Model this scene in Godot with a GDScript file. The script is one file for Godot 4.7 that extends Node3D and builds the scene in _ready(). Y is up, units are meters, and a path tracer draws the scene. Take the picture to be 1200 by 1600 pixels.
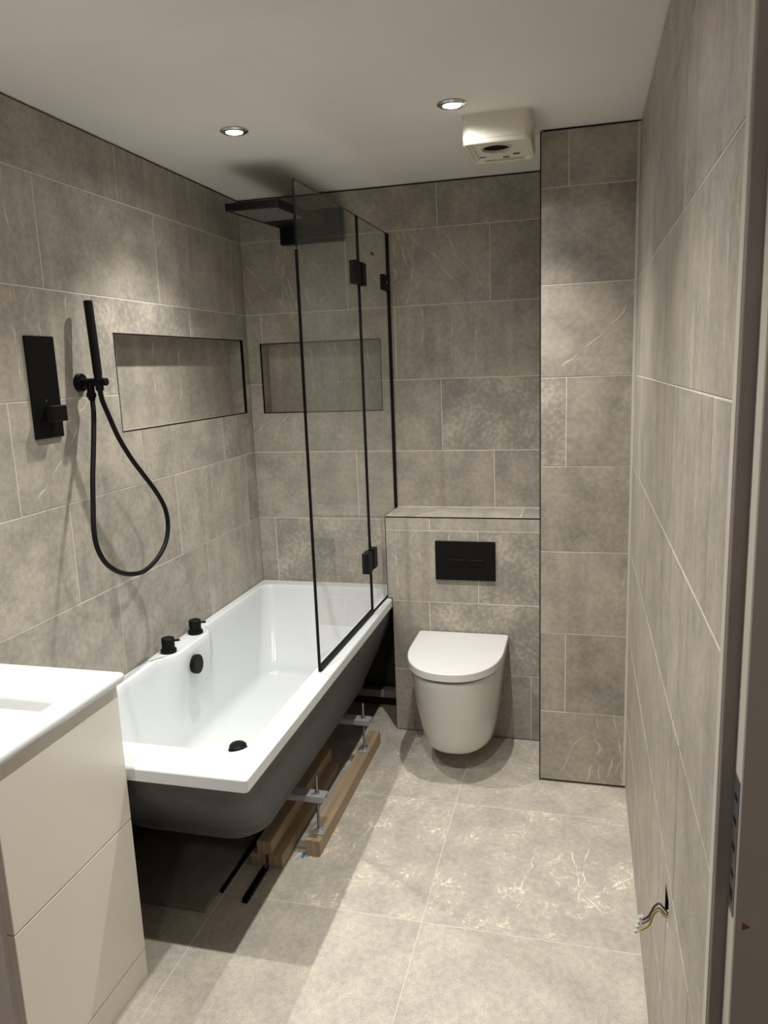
extends Node3D

# ---------------------------------------------------------------- room numbers (metres)
const W := 1.5985          # right wall
const H := 2.256           # ceiling
const A := 0.280           # first full tile course starts here
const ZC := 0.518          # front of the tiled column
const XC := 1.2945         # left edge of the column
const ZB := 0.216          # front of the cistern boxing
const YL := 0.935          # top of the boxing
const YR := 0.585          # bath rim
const JOINT := 0.0028
const THICK := 0.010
const LAMP := 1.90         # lamp energy

var M := {}
var taken := {}
var wall_mats: Array = []
var floor_mats: Array = []
var rng := RandomNumberGenerator.new()


func _ready() -> void:
	rng.seed = 4217
	# ---- camera
	var cam := Camera3D.new()
	cam.name = "camera"
	cam.fov = 2.0 * rad_to_deg(atan(800.0 / 1183.2))
	cam.near = 0.02
	cam.position = Vector3(1.43325, 1.53166, 3.15774)
	cam.basis = Basis(Vector3.UP, 0.259419) * Basis(Vector3.RIGHT, -0.187566) * Basis(Vector3.BACK, -0.037718)
	add_child(cam)
	cam.current = true
	# ---- environment and exposure
	var we := WorldEnvironment.new()
	we.name = "environment"
	var env := Environment.new()
	env.background_mode = Environment.BG_COLOR
	env.background_color = Color(0, 0, 0)
	env.tonemap_mode = Environment.TONE_MAPPER_LINEAR
	env.tonemap_exposure = 1.0
	env.sdfgi_enabled = true
	env.ssao_enabled = true
	env.ssil_enabled = true
	we.environment = env
	add_child(we)
	make_materials()
	# ---- four recessed downlights (the two behind the picture's top edge read from the shadows)
	downlight(0.402, 0.872, "round chrome downlight in the ceiling above the bath screen and shower head", LAMP)
	downlight(1.068, 0.868, "round chrome downlight in the ceiling in front of the extractor fan", LAMP)
	downlight(0.400, 1.975, "round chrome downlight in the ceiling above the basin vanity", LAMP)
	downlight(1.068, 1.975, "round chrome downlight in the ceiling beside the doorway", LAMP)
	landing_light()
	# ---- structure
	build_shell()
	build_left_wall()
	build_back_wall()
	build_column()
	build_boxing()
	build_right_wall()
	build_floor()
	build_door()
	# ---- objects
	build_bath()
	build_screen()
	build_vanity()
	build_toilet()
	build_flush_plate()
	build_shower_head()
	build_valve()
	build_hand_shower()
	build_fan()
	build_under_bath()
	build_wires()


# ================================================================ naming
func numbered(called: String) -> String:
	var n: int = taken.get(called, 0)
	taken[called] = n + 1
	return called if n == 0 else "%s_%03d" % [called, n]

func tag(o: Node, label: String, category: String, group := "", kind := "") -> void:
	o.set_meta("label", label)
	o.set_meta("category", category)
	if group != "":
		o.set_meta("group", group)
	if kind != "":
		o.set_meta("kind", kind)

func thing(called: String, label: String, category: String, at := Vector3.ZERO, group := "", kind := "") -> Node3D:
	var o := Node3D.new()
	o.name = numbered(called)
	o.position = at
	add_child(o)
	tag(o, label, category, group, kind)
	return o

func part(called: String, mesh: Mesh, mat: Material, parent: Node, label := "") -> MeshInstance3D:
	var o := MeshInstance3D.new()
	o.name = called if parent != self else numbered(called)
	o.mesh = mesh
	o.material_override = mat
	parent.add_child(o, true)
	if label != "":
		o.set_meta("label", label)
	return o


# ================================================================ materials
func plain(c: Color, rough: float, metal := 0.0, spec := 0.5) -> StandardMaterial3D:
	var m := StandardMaterial3D.new()
	m.albedo_color = c
	m.roughness = rough
	m.metallic = metal
	m.metallic_specular = spec
	return m

func make_materials() -> void:
	M.black = plain(Color8(10, 10, 11), 0.5, 0.0, 0.3)
	M.black_soft = plain(Color8(13, 13, 14), 0.6, 0.0, 0.3)
	M.black_gloss = plain(Color8(10, 10, 11), 0.35, 0.0, 0.35)
	M.acrylic = plain(Color8(213, 216, 217), 0.16)
	M.ceramic = plain(Color8(216, 215, 210), 0.12)
	M.lid = plain(Color8(218, 217, 212), 0.3)
	M.basin = plain(Color8(206, 207, 207), 0.22)
	M.cabinet = plain(Color8(224, 219, 208), 0.32)
	M.shell = noisy(Color8(74, 76, 79), Color8(92, 94, 97), 0.7, 14.0, 51)
	M.ceiling = noisy(Color8(236, 234, 229), Color8(242, 240, 235), 0.85, 1.2, 52)
	M.grout = plain(Color8(222, 218, 209), 0.9)
	M.grout_floor = plain(Color8(204, 198, 187), 0.9)
	M.sealant = plain(Color8(206, 203, 194), 0.6)
	M.adhesive = noisy(Color8(46, 43, 40), Color8(64, 60, 55), 0.95, 5.0, 53)
	M.chrome = plain(Color8(205, 205, 203), 0.22, 1.0)
	M.steel = plain(Color8(160, 162, 165), 0.35, 1.0)
	M.zinc = plain(Color8(182, 184, 186), 0.4, 0.5)
	M.fan = plain(Color8(236, 232, 220), 0.25)
	M.fan_dark = plain(Color8(54, 51, 47), 0.6)
	M.fan_in = plain(Color8(228, 224, 212), 0.45)
	M.frame = noisy(Color8(196, 190, 178), Color8(204, 198, 187), 0.5, 3.0, 54)
	M.frame_raw = noisy(Color8(138, 130, 125), Color8(151, 143, 137), 0.8, 6.0, 55)
	M.hall = plain(Color8(170, 163, 158), 0.9)
	M.board = noisy(Color8(120, 112, 103), Color8(138, 129, 119), 0.85, 9.0, 56)
	M.wood = wood_material(Color8(172, 152, 126), Color8(140, 119, 93), 61)
	M.wire_brown = plain(Color8(70, 44, 40), 0.5)
	M.wire_grey = plain(Color8(96, 98, 104), 0.5)
	M.wire_green = plain(Color8(150, 141, 72), 0.5)
	M.rust = noisy(Color8(172, 104, 62), Color8(140, 82, 50), 0.9, 60.0, 57)
	M.blue = plain(Color8(48, 112, 150), 0.5)
	M.mark = plain(Color8(60, 64, 62), 0.6)
	var clear := plain(Color(0.85, 0.87, 0.86, 0.35), 0.1)
	clear.transparency = BaseMaterial3D.TRANSPARENCY_ALPHA
	M.clear = clear
	var glass := plain(Color(0.34, 0.40, 0.37, 0.15), 0.0)
	glass.transparency = BaseMaterial3D.TRANSPARENCY_ALPHA
	M.glass = glass
	M.glass_edge = plain(Color8(14, 26, 24), 0.15)
	var lamp := plain(Color(1, 1, 1), 0.4)
	lamp.emission_enabled = true
	lamp.emission = Color(1.0, 0.992, 0.972)
	lamp.emission_energy_multiplier = 6.0
	M.lamp = lamp
	var globe := plain(Color(0.9, 0.88, 0.84), 0.5)
	globe.emission_enabled = true
	globe.emission = Color(1.0, 0.97, 0.95)
	globe.emission_energy_multiplier = 0.6
	M.globe = globe
	for i in 8:
		wall_mats.append(stone_material(768, 384, 100 + i, i))
	for i in 3:
		floor_mats.append(stone_material(768, 768, 200 + i, 10 + i))

func noisy(a: Color, b: Color, rough: float, freq: float, sd: int) -> StandardMaterial3D:
	var m := plain(Color.WHITE, rough)
	var n := FastNoiseLite.new()
	n.seed = sd
	n.noise_type = FastNoiseLite.TYPE_SIMPLEX_SMOOTH
	n.fractal_octaves = 5
	n.frequency = freq / 256.0
	var src := n.get_seamless_image(256, 256).get_data()
	var out := PackedByteArray()
	out.resize(256 * 256 * 3)
	for i in 256 * 256:
		var c := a.lerp(b, src[i] / 255.0)
		out[3 * i] = int(c.r * 255.0)
		out[3 * i + 1] = int(c.g * 255.0)
		out[3 * i + 2] = int(c.b * 255.0)
	m.albedo_texture = ImageTexture.create_from_image(Image.create_from_data(256, 256, false, Image.FORMAT_RGB8, out))
	m.uv1_triplanar = true
	m.uv1_world_triplanar = true
	m.uv1_scale = Vector3(1, 1, 1)
	return m

func wood_material(a: Color, b: Color, sd: int) -> StandardMaterial3D:
	# grain runs along z: stretch a noise picture in one direction
	var m := plain(Color.WHITE, 0.75)
	var n := FastNoiseLite.new()
	n.seed = sd
	n.noise_type = FastNoiseLite.TYPE_SIMPLEX_SMOOTH
	n.fractal_octaves = 4
	n.frequency = 0.035
	var im := n.get_image(256, 24)
	im.resize(256, 256, Image.INTERPOLATE_CUBIC)
	var src := im.get_data()
	var n2 := FastNoiseLite.new()
	n2.seed = sd + 5
	n2.frequency = 0.02
	var s2 := n2.get_image(256, 256).get_data()
	var out := PackedByteArray()
	out.resize(256 * 256 * 3)
	for i in 256 * 256:
		var t := clampf(src[i] / 255.0 * 0.8 + s2[i] / 255.0 * 0.35 - 0.1, 0.0, 1.0)
		var c := a.lerp(b, t)
		out[3 * i] = int(c.r * 255.0)
		out[3 * i + 1] = int(c.g * 255.0)
		out[3 * i + 2] = int(c.b * 255.0)
	m.albedo_texture = ImageTexture.create_from_image(Image.create_from_data(256, 256, false, Image.FORMAT_RGB8, out))
	return m

func noise_data(w: int, h: int, sd: int, freq: float, octaves: int, warp := 0.0, sq := 1) -> PackedByteArray:
	var n := FastNoiseLite.new()
	n.seed = sd
	n.noise_type = FastNoiseLite.TYPE_SIMPLEX_SMOOTH
	n.fractal_octaves = octaves
	n.frequency = freq
	if warp > 0.0:
		n.domain_warp_enabled = true
		n.domain_warp_amplitude = warp
		n.domain_warp_frequency = 0.006
	var im := n.get_image(w, maxi(4, h / sq))
	if sq > 1:
		im.resize(w, h, Image.INTERPOLATE_CUBIC)
	return im.get_data()

func vein(buf: PackedByteArray, w: int, h: int, r: RandomNumberGenerator, x: float, y: float, ang: float, length: float, strength: float, width: float) -> void:
	var steps := int(length)
	var a := ang
	for s in steps:
		a += r.randf_range(-0.16, 0.16) + (ang - a) * 0.06
		x += cos(a)
		y += sin(a)
		var k := strength * (0.55 + 0.45 * sin(s * 0.045 + ang * 9.0)) * minf(1.0, minf(s, steps - s) / 30.0)
		var rad := int(ceil(width + 0.6))
		for dy in range(-rad, rad + 1):
			for dx in range(-rad, rad + 1):
				var px := int(x) + dx
				var py := int(y) + dy
				if px < 0 or py < 0 or px >= w or py >= h:
					continue
				var f := clampf(1.0 - sqrt(float(dx * dx + dy * dy)) / (width + 1.1), 0.0, 1.0) * k
				var at := py * w + px
				buf[at] = maxi(buf[at], int(f * 255.0))

func stone_material(w: int, h: int, sd: int, kind: int) -> StandardMaterial3D:
	# one printed porcelain face: cloudy patches, speckle, streaks, pale veins
	var r := RandomNumberGenerator.new()
	r.seed = sd * 77 + 3
	var big := noise_data(w, h, sd, 0.0045, 5, 30.0)
	var fine := noise_data(w, h, sd + 31, 0.16, 3)
	var streak := noise_data(w, h, sd + 62, 0.012, 3, 0.0, 14)
	var mid := noise_data(w, h, sd + 93, 0.03, 4, 25.0)
	var line := PackedByteArray()
	line.resize(w * h)
	var a_big := 0.15
	var a_fine := 0.075
	var a_streak := 0.02
	var a_flake := 0.0
	var a_web := 0.0
	var tone := 0.0
	match kind:
		0:   # speckled
			a_fine = 0.16; tone = -0.01
		1:   # diagonal veins
			for k in 7:
				vein(line, w, h, r, r.randf_range(0.05, 0.9) * w, h * 1.0, -1.0 + r.randf_range(-0.35, 0.25), r.randf_range(220, 460), r.randf_range(0.7, 1.0), r.randf_range(0.9, 2.0))
			for k in 2:
				vein(line, w, h, r, r.randf_range(0.1, 0.5) * w, 0, 1.45, 360, 0.9, 1.8)
			a_big = 0.11
		2:   # vertical streaks and veins
			a_streak = 0.075; a_big = 0.10
			for k in 6:
				vein(line, w, h, r, r.randf_range(0.05, 0.95) * w, 0, 1.5 + r.randf_range(-0.15, 0.15), r.randf_range(150, 400), r.randf_range(0.4, 0.9), r.randf_range(0.8, 2.0))
			tone = 0.01
		3:   # flaky patches
			a_flake = 0.055; tone = -0.015; a_web = 0.10
			for k in 2:
				vein(line, w, h, r, r.randf_range(0.1, 0.5) * w, h * r.randf_range(0.2, 0.8), r.randf_range(-0.6, 0.4), 260, 0.5, 1.0)
		4:   # plain cloud
			a_fine = 0.045; tone = -0.02
			vein(line, w, h, r, 0.6 * w, 0, 1.9, 360, 0.5, 1.0)
		5:   # soft streaks, pale
			a_streak = 0.06; a_big = 0.11; tone = 0.025
			for k in 2:
				vein(line, w, h, r, r.randf_range(0.2, 0.9) * w, h, -1.2, 330, 0.6, 1.2)
		6:   # one strong long vein
			vein(line, w, h, r, 0.1 * w, h * 0.9, -0.75, 560, 1.0, 1.6)
			vein(line, w, h, r, 0.45 * w, h, -0.8, 330, 0.6, 1.0)
			a_fine = 0.08
		7:   # dark mottled
			a_big = 0.18; a_fine = 0.13; a_web = 0.04; tone = -0.035
		10:  # floor: branching white veins
			a_web = 0.30; a_big = 0.11; a_fine = 0.09; tone = 0.045
			for k in 4:
				vein(line, w, h, r, r.randf_range(0.1, 0.9) * w, h * r.randf_range(0.0, 0.5), r.randf_range(0.6, 2.4), 420, 0.95, 1.7)
		11:  # floor: speckled, few veins
			a_fine = 0.17; a_big = 0.10; a_web = 0.05; tone = 0.055
		12:  # floor: soft veins
			a_web = 0.20; a_big = 0.13; a_fine = 0.11; tone = 0.045
			for k in 3:
				vein(line, w, h, r, r.randf_range(0.1, 0.9) * w, 0, 1.2, 380, 0.6, 1.2)
	var web := noise_data(w, h, sd + 124, 0.006, 5, 60.0) if a_web > 0.0 else PackedByteArray()
	var web2 := noise_data(w, h, sd + 155, 0.011, 4, 50.0) if a_web > 0.0 else PackedByteArray()
	var out := PackedByteArray()
	out.resize(w * h * 3)
	var o := 0
	for i in w * h:
		var b := big[i] * 0.00392157 - 0.5
		var md := mid[i] * 0.00392157 - 0.5
		var v := 0.635 + tone + 0.78 * a_big * b + a_fine * (fine[i] * 0.00392157 - 0.5) + a_streak * (streak[i] * 0.00392157 - 0.5) + 0.085 * md
		if a_flake > 0.0 and b * 0.6 + md > 0.02:
			v += a_flake * clampf((b * 0.6 + md - 0.02) * 9.0, 0.0, 1.0) * 0.6
		if a_web > 0.0:
			var q := maxf(1.0 - absf(web[i] - 128.0) * 0.22, 0.75 * (1.0 - absf(web2[i] - 122.0) * 0.17))
			if q > 0.0:
				v += a_web * q * clampf(0.34 + 2.3 * b + 0.4 * md, 0.0, 1.0)
		v += line[i] * 0.00115
		v = clampf(v, 0.2, 0.95)
		var warm := 0.018 * b + 0.012 * md
		out[o] = int(v * (1.026 + warm) * 255.0)
		out[o + 1] = int(v * 0.986 * 255.0)
		out[o + 2] = int(v * (0.912 - warm) * 255.0)
		o += 3
	var im := Image.create_from_data(w, h, false, Image.FORMAT_RGB8, out)
	var m := plain(Color.WHITE, 0.46 if kind < 10 else 0.52)
	m.metallic_specular = 0.45
	m.albedo_texture = ImageTexture.create_from_image(im)
	return m


# ================================================================ mesh helpers
func surf() -> SurfaceTool:
	var st := SurfaceTool.new()
	st.begin(Mesh.PRIMITIVE_TRIANGLES)
	return st

func tri(st: SurfaceTool, a: Vector3, b: Vector3, c: Vector3, n: Vector3) -> void:
	st.set_normal(n)
	if (b - a).cross(c - a).dot(n) > 0.0:
		st.add_vertex(a); st.add_vertex(c); st.add_vertex(b)
	else:
		st.add_vertex(a); st.add_vertex(b); st.add_vertex(c)

func quad(st: SurfaceTool, a: Vector3, b: Vector3, c: Vector3, d: Vector3, n: Vector3) -> void:
	tri(st, a, b, c, n)
	tri(st, a, c, d, n)

# box with chamfered edges
func bx(st: SurfaceTool, lo: Vector3, hi: Vector3, ch := 0.0, xf := Transform3D.IDENTITY) -> void:
	var c := (lo + hi) * 0.5
	var e := (hi - lo) * 0.5
	ch = minf(ch, minf(e.x, minf(e.y, e.z)) * 0.9)
	var ax := [Vector3.RIGHT, Vector3.UP, Vector3.BACK]
	for k in 3:
		var u: Vector3 = ax[(k + 1) % 3]
		var v: Vector3 = ax[(k + 2) % 3]
		var eu: float = e[(k + 1) % 3] - ch
		var ev: float = e[(k + 2) % 3] - ch
		for s in [-1.0, 1.0]:
			var n: Vector3 = ax[k] * s
			var o: Vector3 = c + n * e[k]
			quad(st, xf * (o - u * eu - v * ev), xf * (o + u * eu - v * ev), xf * (o + u * eu + v * ev), xf * (o - u * eu + v * ev), (xf.basis * n).normalized())
	if ch <= 0.0:
		return
	for k in 3:
		var w: Vector3 = ax[k]
		var u: Vector3 = ax[(k + 1) % 3]
		var v: Vector3 = ax[(k + 2) % 3]
		var ew: float = e[k] - ch
		for su in [-1.0, 1.0]:
			for sv in [-1.0, 1.0]:
				var p: Vector3 = c + u * (su * e[(k + 1) % 3]) + v * (sv * (e[(k + 2) % 3] - ch))
				var q: Vector3 = c + u * (su * (e[(k + 1) % 3] - ch)) + v * (sv * e[(k + 2) % 3])
				quad(st, xf * (p - w * ew), xf * (p + w * ew), xf * (q + w * ew), xf * (q - w * ew), (xf.basis * (u * su + v * sv)).normalized())
	for sx in [-1.0, 1.0]:
		for sy in [-1.0, 1.0]:
			for sz in [-1.0, 1.0]:
				var s := Vector3(sx, sy, sz)
				var a := c + Vector3(sx * e.x, sy * (e.y - ch), sz * (e.z - ch))
				var b := c + Vector3(sx * (e.x - ch), sy * e.y, sz * (e.z - ch))
				var d := c + Vector3(sx * (e.x - ch), sy * (e.y - ch), sz * e.z)
				tri(st, xf * a, xf * b, xf * d, (xf.basis * s).normalized())

func box_mesh(lo: Vector3, hi: Vector3, ch := 0.0) -> ArrayMesh:
	var st := surf()
	bx(st, lo, hi, ch)
	return st.commit()

# a skin over rows of points; rows closed round unless open; outward side follows «flip»
func skin(rows: Array, flip := false, closed := true, cap_first := false, cap_last := false, breaks: Array = []) -> ArrayMesh:
	var st := surf()
	var group := 0
	var n: int = rows[0].size()
	for r in rows.size() - 1:
		if r in breaks:
			group += 1
		st.set_smooth_group(group)
		for i in (n if closed else n - 1):
			var j := (i + 1) % n
			skin_quad(st, rows[r][i], rows[r][j], rows[r + 1][j], rows[r + 1][i], flip)
	if cap_first:
		st.set_smooth_group(101)
		skin_cap(st, rows[0], not flip)
	if cap_last:
		st.set_smooth_group(102)
		skin_cap(st, rows[rows.size() - 1], flip)
	st.generate_normals()
	return st.commit()

func skin_quad(st: SurfaceTool, a: Vector3, b: Vector3, c: Vector3, d: Vector3, flip: bool) -> void:
	var t := [a, b, c, a, c, d] if not flip else [a, c, b, a, d, c]
	if t[0].distance_squared_to(t[1]) > 1e-14 and t[1].distance_squared_to(t[2]) > 1e-14 and t[0].distance_squared_to(t[2]) > 1e-14:
		for k in 3:
			st.add_vertex(t[k])
	if t[3].distance_squared_to(t[4]) > 1e-14 and t[4].distance_squared_to(t[5]) > 1e-14 and t[3].distance_squared_to(t[5]) > 1e-14:
		for k in range(3, 6):
			st.add_vertex(t[k])

func skin_cap(st: SurfaceTool, row: Array, flip: bool) -> void:
	var c := Vector3.ZERO
	for p in row:
		c += p
	c /= row.size()
	for i in row.size():
		var a: Vector3 = row[i]
		var b: Vector3 = row[(i + 1) % row.size()]
		if flip:
			st.add_vertex(a); st.add_vertex(b); st.add_vertex(c)
		else:
			st.add_vertex(b); st.add_vertex(a); st.add_vertex(c)

# lathe: profile of (radius, along) about an axis, flat facets between breaks
func lathe(st: SurfaceTool, profile: Array, xf: Transform3D, seg := 32) -> void:
	for k in profile.size() - 1:
		var p: Vector2 = profile[k]
		var q: Vector2 = profile[k + 1]
		var dr := q - p
		if dr.length() < 1e-7:
			continue
		var nn := Vector2(dr.y, -dr.x).normalized()
		for i in seg:
			var a0 := TAU * i / seg
			var a1 := TAU * (i + 1) / seg
			var am := (a0 + a1) * 0.5
			var d0 := Vector3(cos(a0), 0, sin(a0))
			var d1 := Vector3(cos(a1), 0, sin(a1))
			var n0 := (xf.basis * (d0 * nn.x + Vector3.UP * nn.y)).normalized()
			var n1 := (xf.basis * (d1 * nn.x + Vector3.UP * nn.y)).normalized()
			var v := [xf * (d0 * p.x + Vector3.UP * p.y), xf * (d1 * p.x + Vector3.UP * p.y), xf * (d1 * q.x + Vector3.UP * q.y), xf * (d0 * q.x + Vector3.UP * q.y)]
			var ns := [n0, n1, n1, n0]
			var mid := (n0 + n1).normalized()
			for t in [[0, 1, 2], [0, 2, 3]]:
				var e: Vector3 = (v[t[1]] - v[t[0]]).cross(v[t[2]] - v[t[0]])
				if e.length() < 1e-14:
					continue
				var order: Array = [t[0], t[2], t[1]] if e.dot(mid) > 0.0 else t
				for z in order:
					st.set_normal(ns[z])
					st.add_vertex(v[z])

func lathe_mesh(profile: Array, xf: Transform3D, seg := 32) -> ArrayMesh:
	var st := surf()
	lathe(st, profile, xf, seg)
	return st.commit()

func at(o: Vector3, up := Vector3.UP) -> Transform3D:
	up = up.normalized()
	var side := Vector3.RIGHT if absf(up.x) < 0.9 else Vector3.BACK
	var z := side.cross(up).normalized()
	var x := up.cross(z).normalized()
	return Transform3D(Basis(x, up, z), o)

func tube_mesh(path: Array, radius: float, sides := 12, per := 8, smooth := true) -> ArrayMesh:
	var pts: Array = []
	if smooth:
		for i in path.size() - 1:
			var p0: Vector3 = path[maxi(i - 1, 0)]
			var p1: Vector3 = path[i]
			var p2: Vector3 = path[i + 1]
			var p3: Vector3 = path[mini(i + 2, path.size() - 1)]
			for k in per:
				pts.append(p1.cubic_interpolate(p2, p0, p3, float(k) / per))
		pts.append(path[path.size() - 1])
	else:
		pts = path
	var rows: Array = []
	var up := Vector3(0.31, 0.2, 0.93).normalized()
	for i in pts.size():
		var t: Vector3 = (pts[mini(i + 1, pts.size() - 1)] - pts[maxi(i - 1, 0)]).normalized()
		var u := (up - t * up.dot(t)).normalized()
		var v := t.cross(u)
		up = u
		var row: Array = []
		for k in sides:
			var a := TAU * k / sides
			row.append(pts[i] + (u * cos(a) + v * sin(a)) * radius)
		rows.append(row)
	return skin(rows, false, true, true, true)

# closed ring of points: rounded rectangle in the xz plane
func ring(x0: float, x1: float, z0: float, z1: float, r: float, y: float, nx := 6, nz := 24, nc := 6) -> Array:
	var out: Array = []
	var cs := [[x1 - r, z1 - r, 0.0], [x0 + r, z1 - r, 90.0], [x0 + r, z0 + r, 180.0], [x1 - r, z0 + r, 270.0]]
	for k in 4:
		for i in nc + 1:
			var a := deg_to_rad(cs[k][2] + 90.0 * i / nc)
			out.append(Vector3(cs[k][0] + r * cos(a), y, cs[k][1] + r * sin(a)))
		var p: Vector3 = out[out.size() - 1]
		var nk: Array = cs[(k + 1) % 4]
		var a2 := deg_to_rad(nk[2])
		var q := Vector3(nk[0] + r * cos(a2), y, nk[1] + r * sin(a2))
		var m := nx if k % 2 == 0 else nz
		for i in range(1, m):
			out.append(p.lerp(q, float(i) / m))
	return out


# ================================================================ tiling
func cut(rects: Array, hole: Rect2) -> Array:
	var out: Array = []
	for r: Rect2 in rects:
		if not r.intersects(hole):
			out.append(r)
			continue
		var k := r.intersection(hole)
		if k.position.y > r.position.y + 1e-5:
			out.append(Rect2(r.position.x, r.position.y, r.size.x, k.position.y - r.position.y))
		if k.end.y < r.end.y - 1e-5:
			out.append(Rect2(r.position.x, k.end.y, r.size.x, r.end.y - k.end.y))
		if k.position.x > r.position.x + 1e-5:
			out.append(Rect2(r.position.x, k.position.y, k.position.x - r.position.x, k.size.y))
		if k.end.x < r.end.x - 1e-5:
			out.append(Rect2(k.end.x, k.position.y, r.end.x - k.end.x, k.size.y))
	return out

# one tile: front face at height 0 of the plane O + u U + v V, body behind it
func tile(parent: Node, O: Vector3, U: Vector3, V: Vector3, rects: Array, full: Rect2, mat: Material, called := "tile", flip := 0, lift := 0.0) -> void:
	var N := U.cross(V).normalized()
	if is_flipped(U, V):
		N = -N
	var st := surf()
	var whole: Rect2 = rects[0]
	for r: Rect2 in rects:
		whole = whole.merge(r)
	for r: Rect2 in rects:
		var b := 0.0009
		var l := b if absf(r.position.x - whole.position.x) < 1e-4 else 0.0
		var rr := b if absf(r.end.x - whole.end.x) < 1e-4 else 0.0
		var bo := b if absf(r.position.y - whole.position.y) < 1e-4 else 0.0
		var to := b if absf(r.end.y - whole.end.y) < 1e-4 else 0.0
		var f := [Vector2(r.position.x + l, r.position.y + bo), Vector2(r.end.x - rr, r.position.y + bo), Vector2(r.end.x - rr, r.end.y - to), Vector2(r.position.x + l, r.end.y - to)]
		var e := [r.position, Vector2(r.end.x, r.position.y), r.end, Vector2(r.position.x, r.end.y)]
		uv_quad(st, O, U, V, N, [f[0], f[1], f[2], f[3]], [lift, lift, lift, lift], full, flip, N)
		for k in 4:
			var j := (k + 1) % 4
			var d: Vector2 = (e[j] - e[k]).normalized()
			var outw := U * d.y - V * d.x
			uv_quad(st, O, U, V, N, [f[k], f[j], e[j], e[k]], [lift, lift, lift - 0.0009, lift - 0.0009], full, flip, (N + outw).normalized())
			uv_quad(st, O, U, V, N, [e[k], e[j], e[j], e[k]], [lift - 0.0009, lift - 0.0009, -THICK, -THICK], full, flip, outw)
	part(called, st.commit(), mat, parent)

var flipped_planes := {}
func is_flipped(U: Vector3, V: Vector3) -> bool:
	return flipped_planes.get([U, V], false)

func uv_quad(st: SurfaceTool, O: Vector3, U: Vector3, V: Vector3, N: Vector3, p: Array, h: Array, full: Rect2, flip: int, n: Vector3) -> void:
	var v: Array = []
	var t: Array = []
	for k in 4:
		v.append(O + U * p[k].x + V * p[k].y + N * h[k])
		var a: float = (p[k].x - full.position.x) / full.size.x
		var b: float = (p[k].y - full.position.y) / full.size.y
		t.append(Vector2(1.0 - a if flip & 1 else a, b if flip & 2 else 1.0 - b))
	for q in [[0, 1, 2], [0, 2, 3]]:
		var e: Vector3 = (v[q[1]] - v[q[0]]).cross(v[q[2]] - v[q[0]])
		if e.length() < 1e-13:
			continue
		for k in ([q[0], q[2], q[1]] if e.dot(n) > 0.0 else q):
			st.set_normal(n)
			st.set_uv(t[k])
			st.add_vertex(v[k])

# fills u0..u1 with courses; joints[i] is one joint position of course i (period 0.6), or NAN for none
func courses(parent: Node, O: Vector3, U: Vector3, V: Vector3, u0: float, u1: float, list: Array, holes: Array, picks: Array, called := "tile") -> void:
	var count := 0
	for c in list:
		var v0: float = c[0]
		var v1: float = c[1]
		var base: float = c[2]      # v where the full 0.3 m tile starts
		var edges: Array = [u0]
		var j: float = c[3]
		if not is_nan(j):
			j -= ceil((j - u0) / 0.6) * 0.6
			while j < u1 - 0.004:
				if j > u0 + 0.004:
					edges.append(j)
				j += 0.6
		edges.append(u1)
		for k in edges.size() - 1:
			var a: float = edges[k]
			var b: float = edges[k + 1]
			var start := a
			if k == 0 and edges.size() > 2:
				start = b - 0.6
			var g := JOINT * 0.5
			var r := Rect2(a + (g if k > 0 else 0.0), v0 + (g if c[4] else 0.0), 0, 0)
			r.end = Vector2(b - (g if k < edges.size() - 2 else 0.0), v1 - (g if c[5] else 0.0))
			var rects: Array = [r]
			for hole in holes:
				rects = cut(rects, hole)
			if rects.is_empty():
				continue
			var pick: int = picks[count % picks.size()]
			var lift := rng.randf_range(-0.0003, 0.0003)
			tile(parent, O, U, V, rects, Rect2(start, base, 0.6, 0.3), wall_mats[pick % 8], called, (pick / 8) % 4, lift)
			count += 1

func course(i: int, joint: float, lo := -1.0, hi := -1.0) -> Array:
	# i counts courses from the ceiling: 0 is the cut one under the ceiling, 7 the cut one on the floor
	var b := A + 1.8 - 0.3 * i
	var v0 := maxf(b, lo if lo >= 0.0 else 0.007)
	var v1 := minf(b + 0.3, hi if hi >= 0.0 else H - 0.0065)
	return [v0, v1, b, joint, v0 == b, v1 == b + 0.3]

func fill(parent: Node, O: Vector3, U: Vector3, V: Vector3, area: Rect2, holes: Array, h0: float, h1: float, mat: Material, called: String) -> void:
	# slab with rectangular holes between two heights of a plane
	var N := U.cross(V).normalized()
	var rects: Array = [area]
	for hole in holes:
		rects = cut(rects, hole)
	var st := surf()
	for r: Rect2 in rects:
		var a := O + U * r.position.x + V * r.position.y + N * h0
		var b := O + U * r.end.x + V * r.end.y + N * h1
		bx(st, Vector3(minf(a.x, b.x), minf(a.y, b.y), minf(a.z, b.z)), Vector3(maxf(a.x, b.x), maxf(a.y, b.y), maxf(a.z, b.z)))
	part(called, st.commit(), mat, parent)

func structure(called: String, label: String, category: String) -> Node3D:
	return thing(called, label, category, Vector3.ZERO, "", "structure")

func bar(parent: Node, called: String, lo: Vector3, hi: Vector3, mat: Material, ch := 0.0006) -> MeshInstance3D:
	return part(called, box_mesh(lo, hi, ch), mat, parent)


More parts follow.
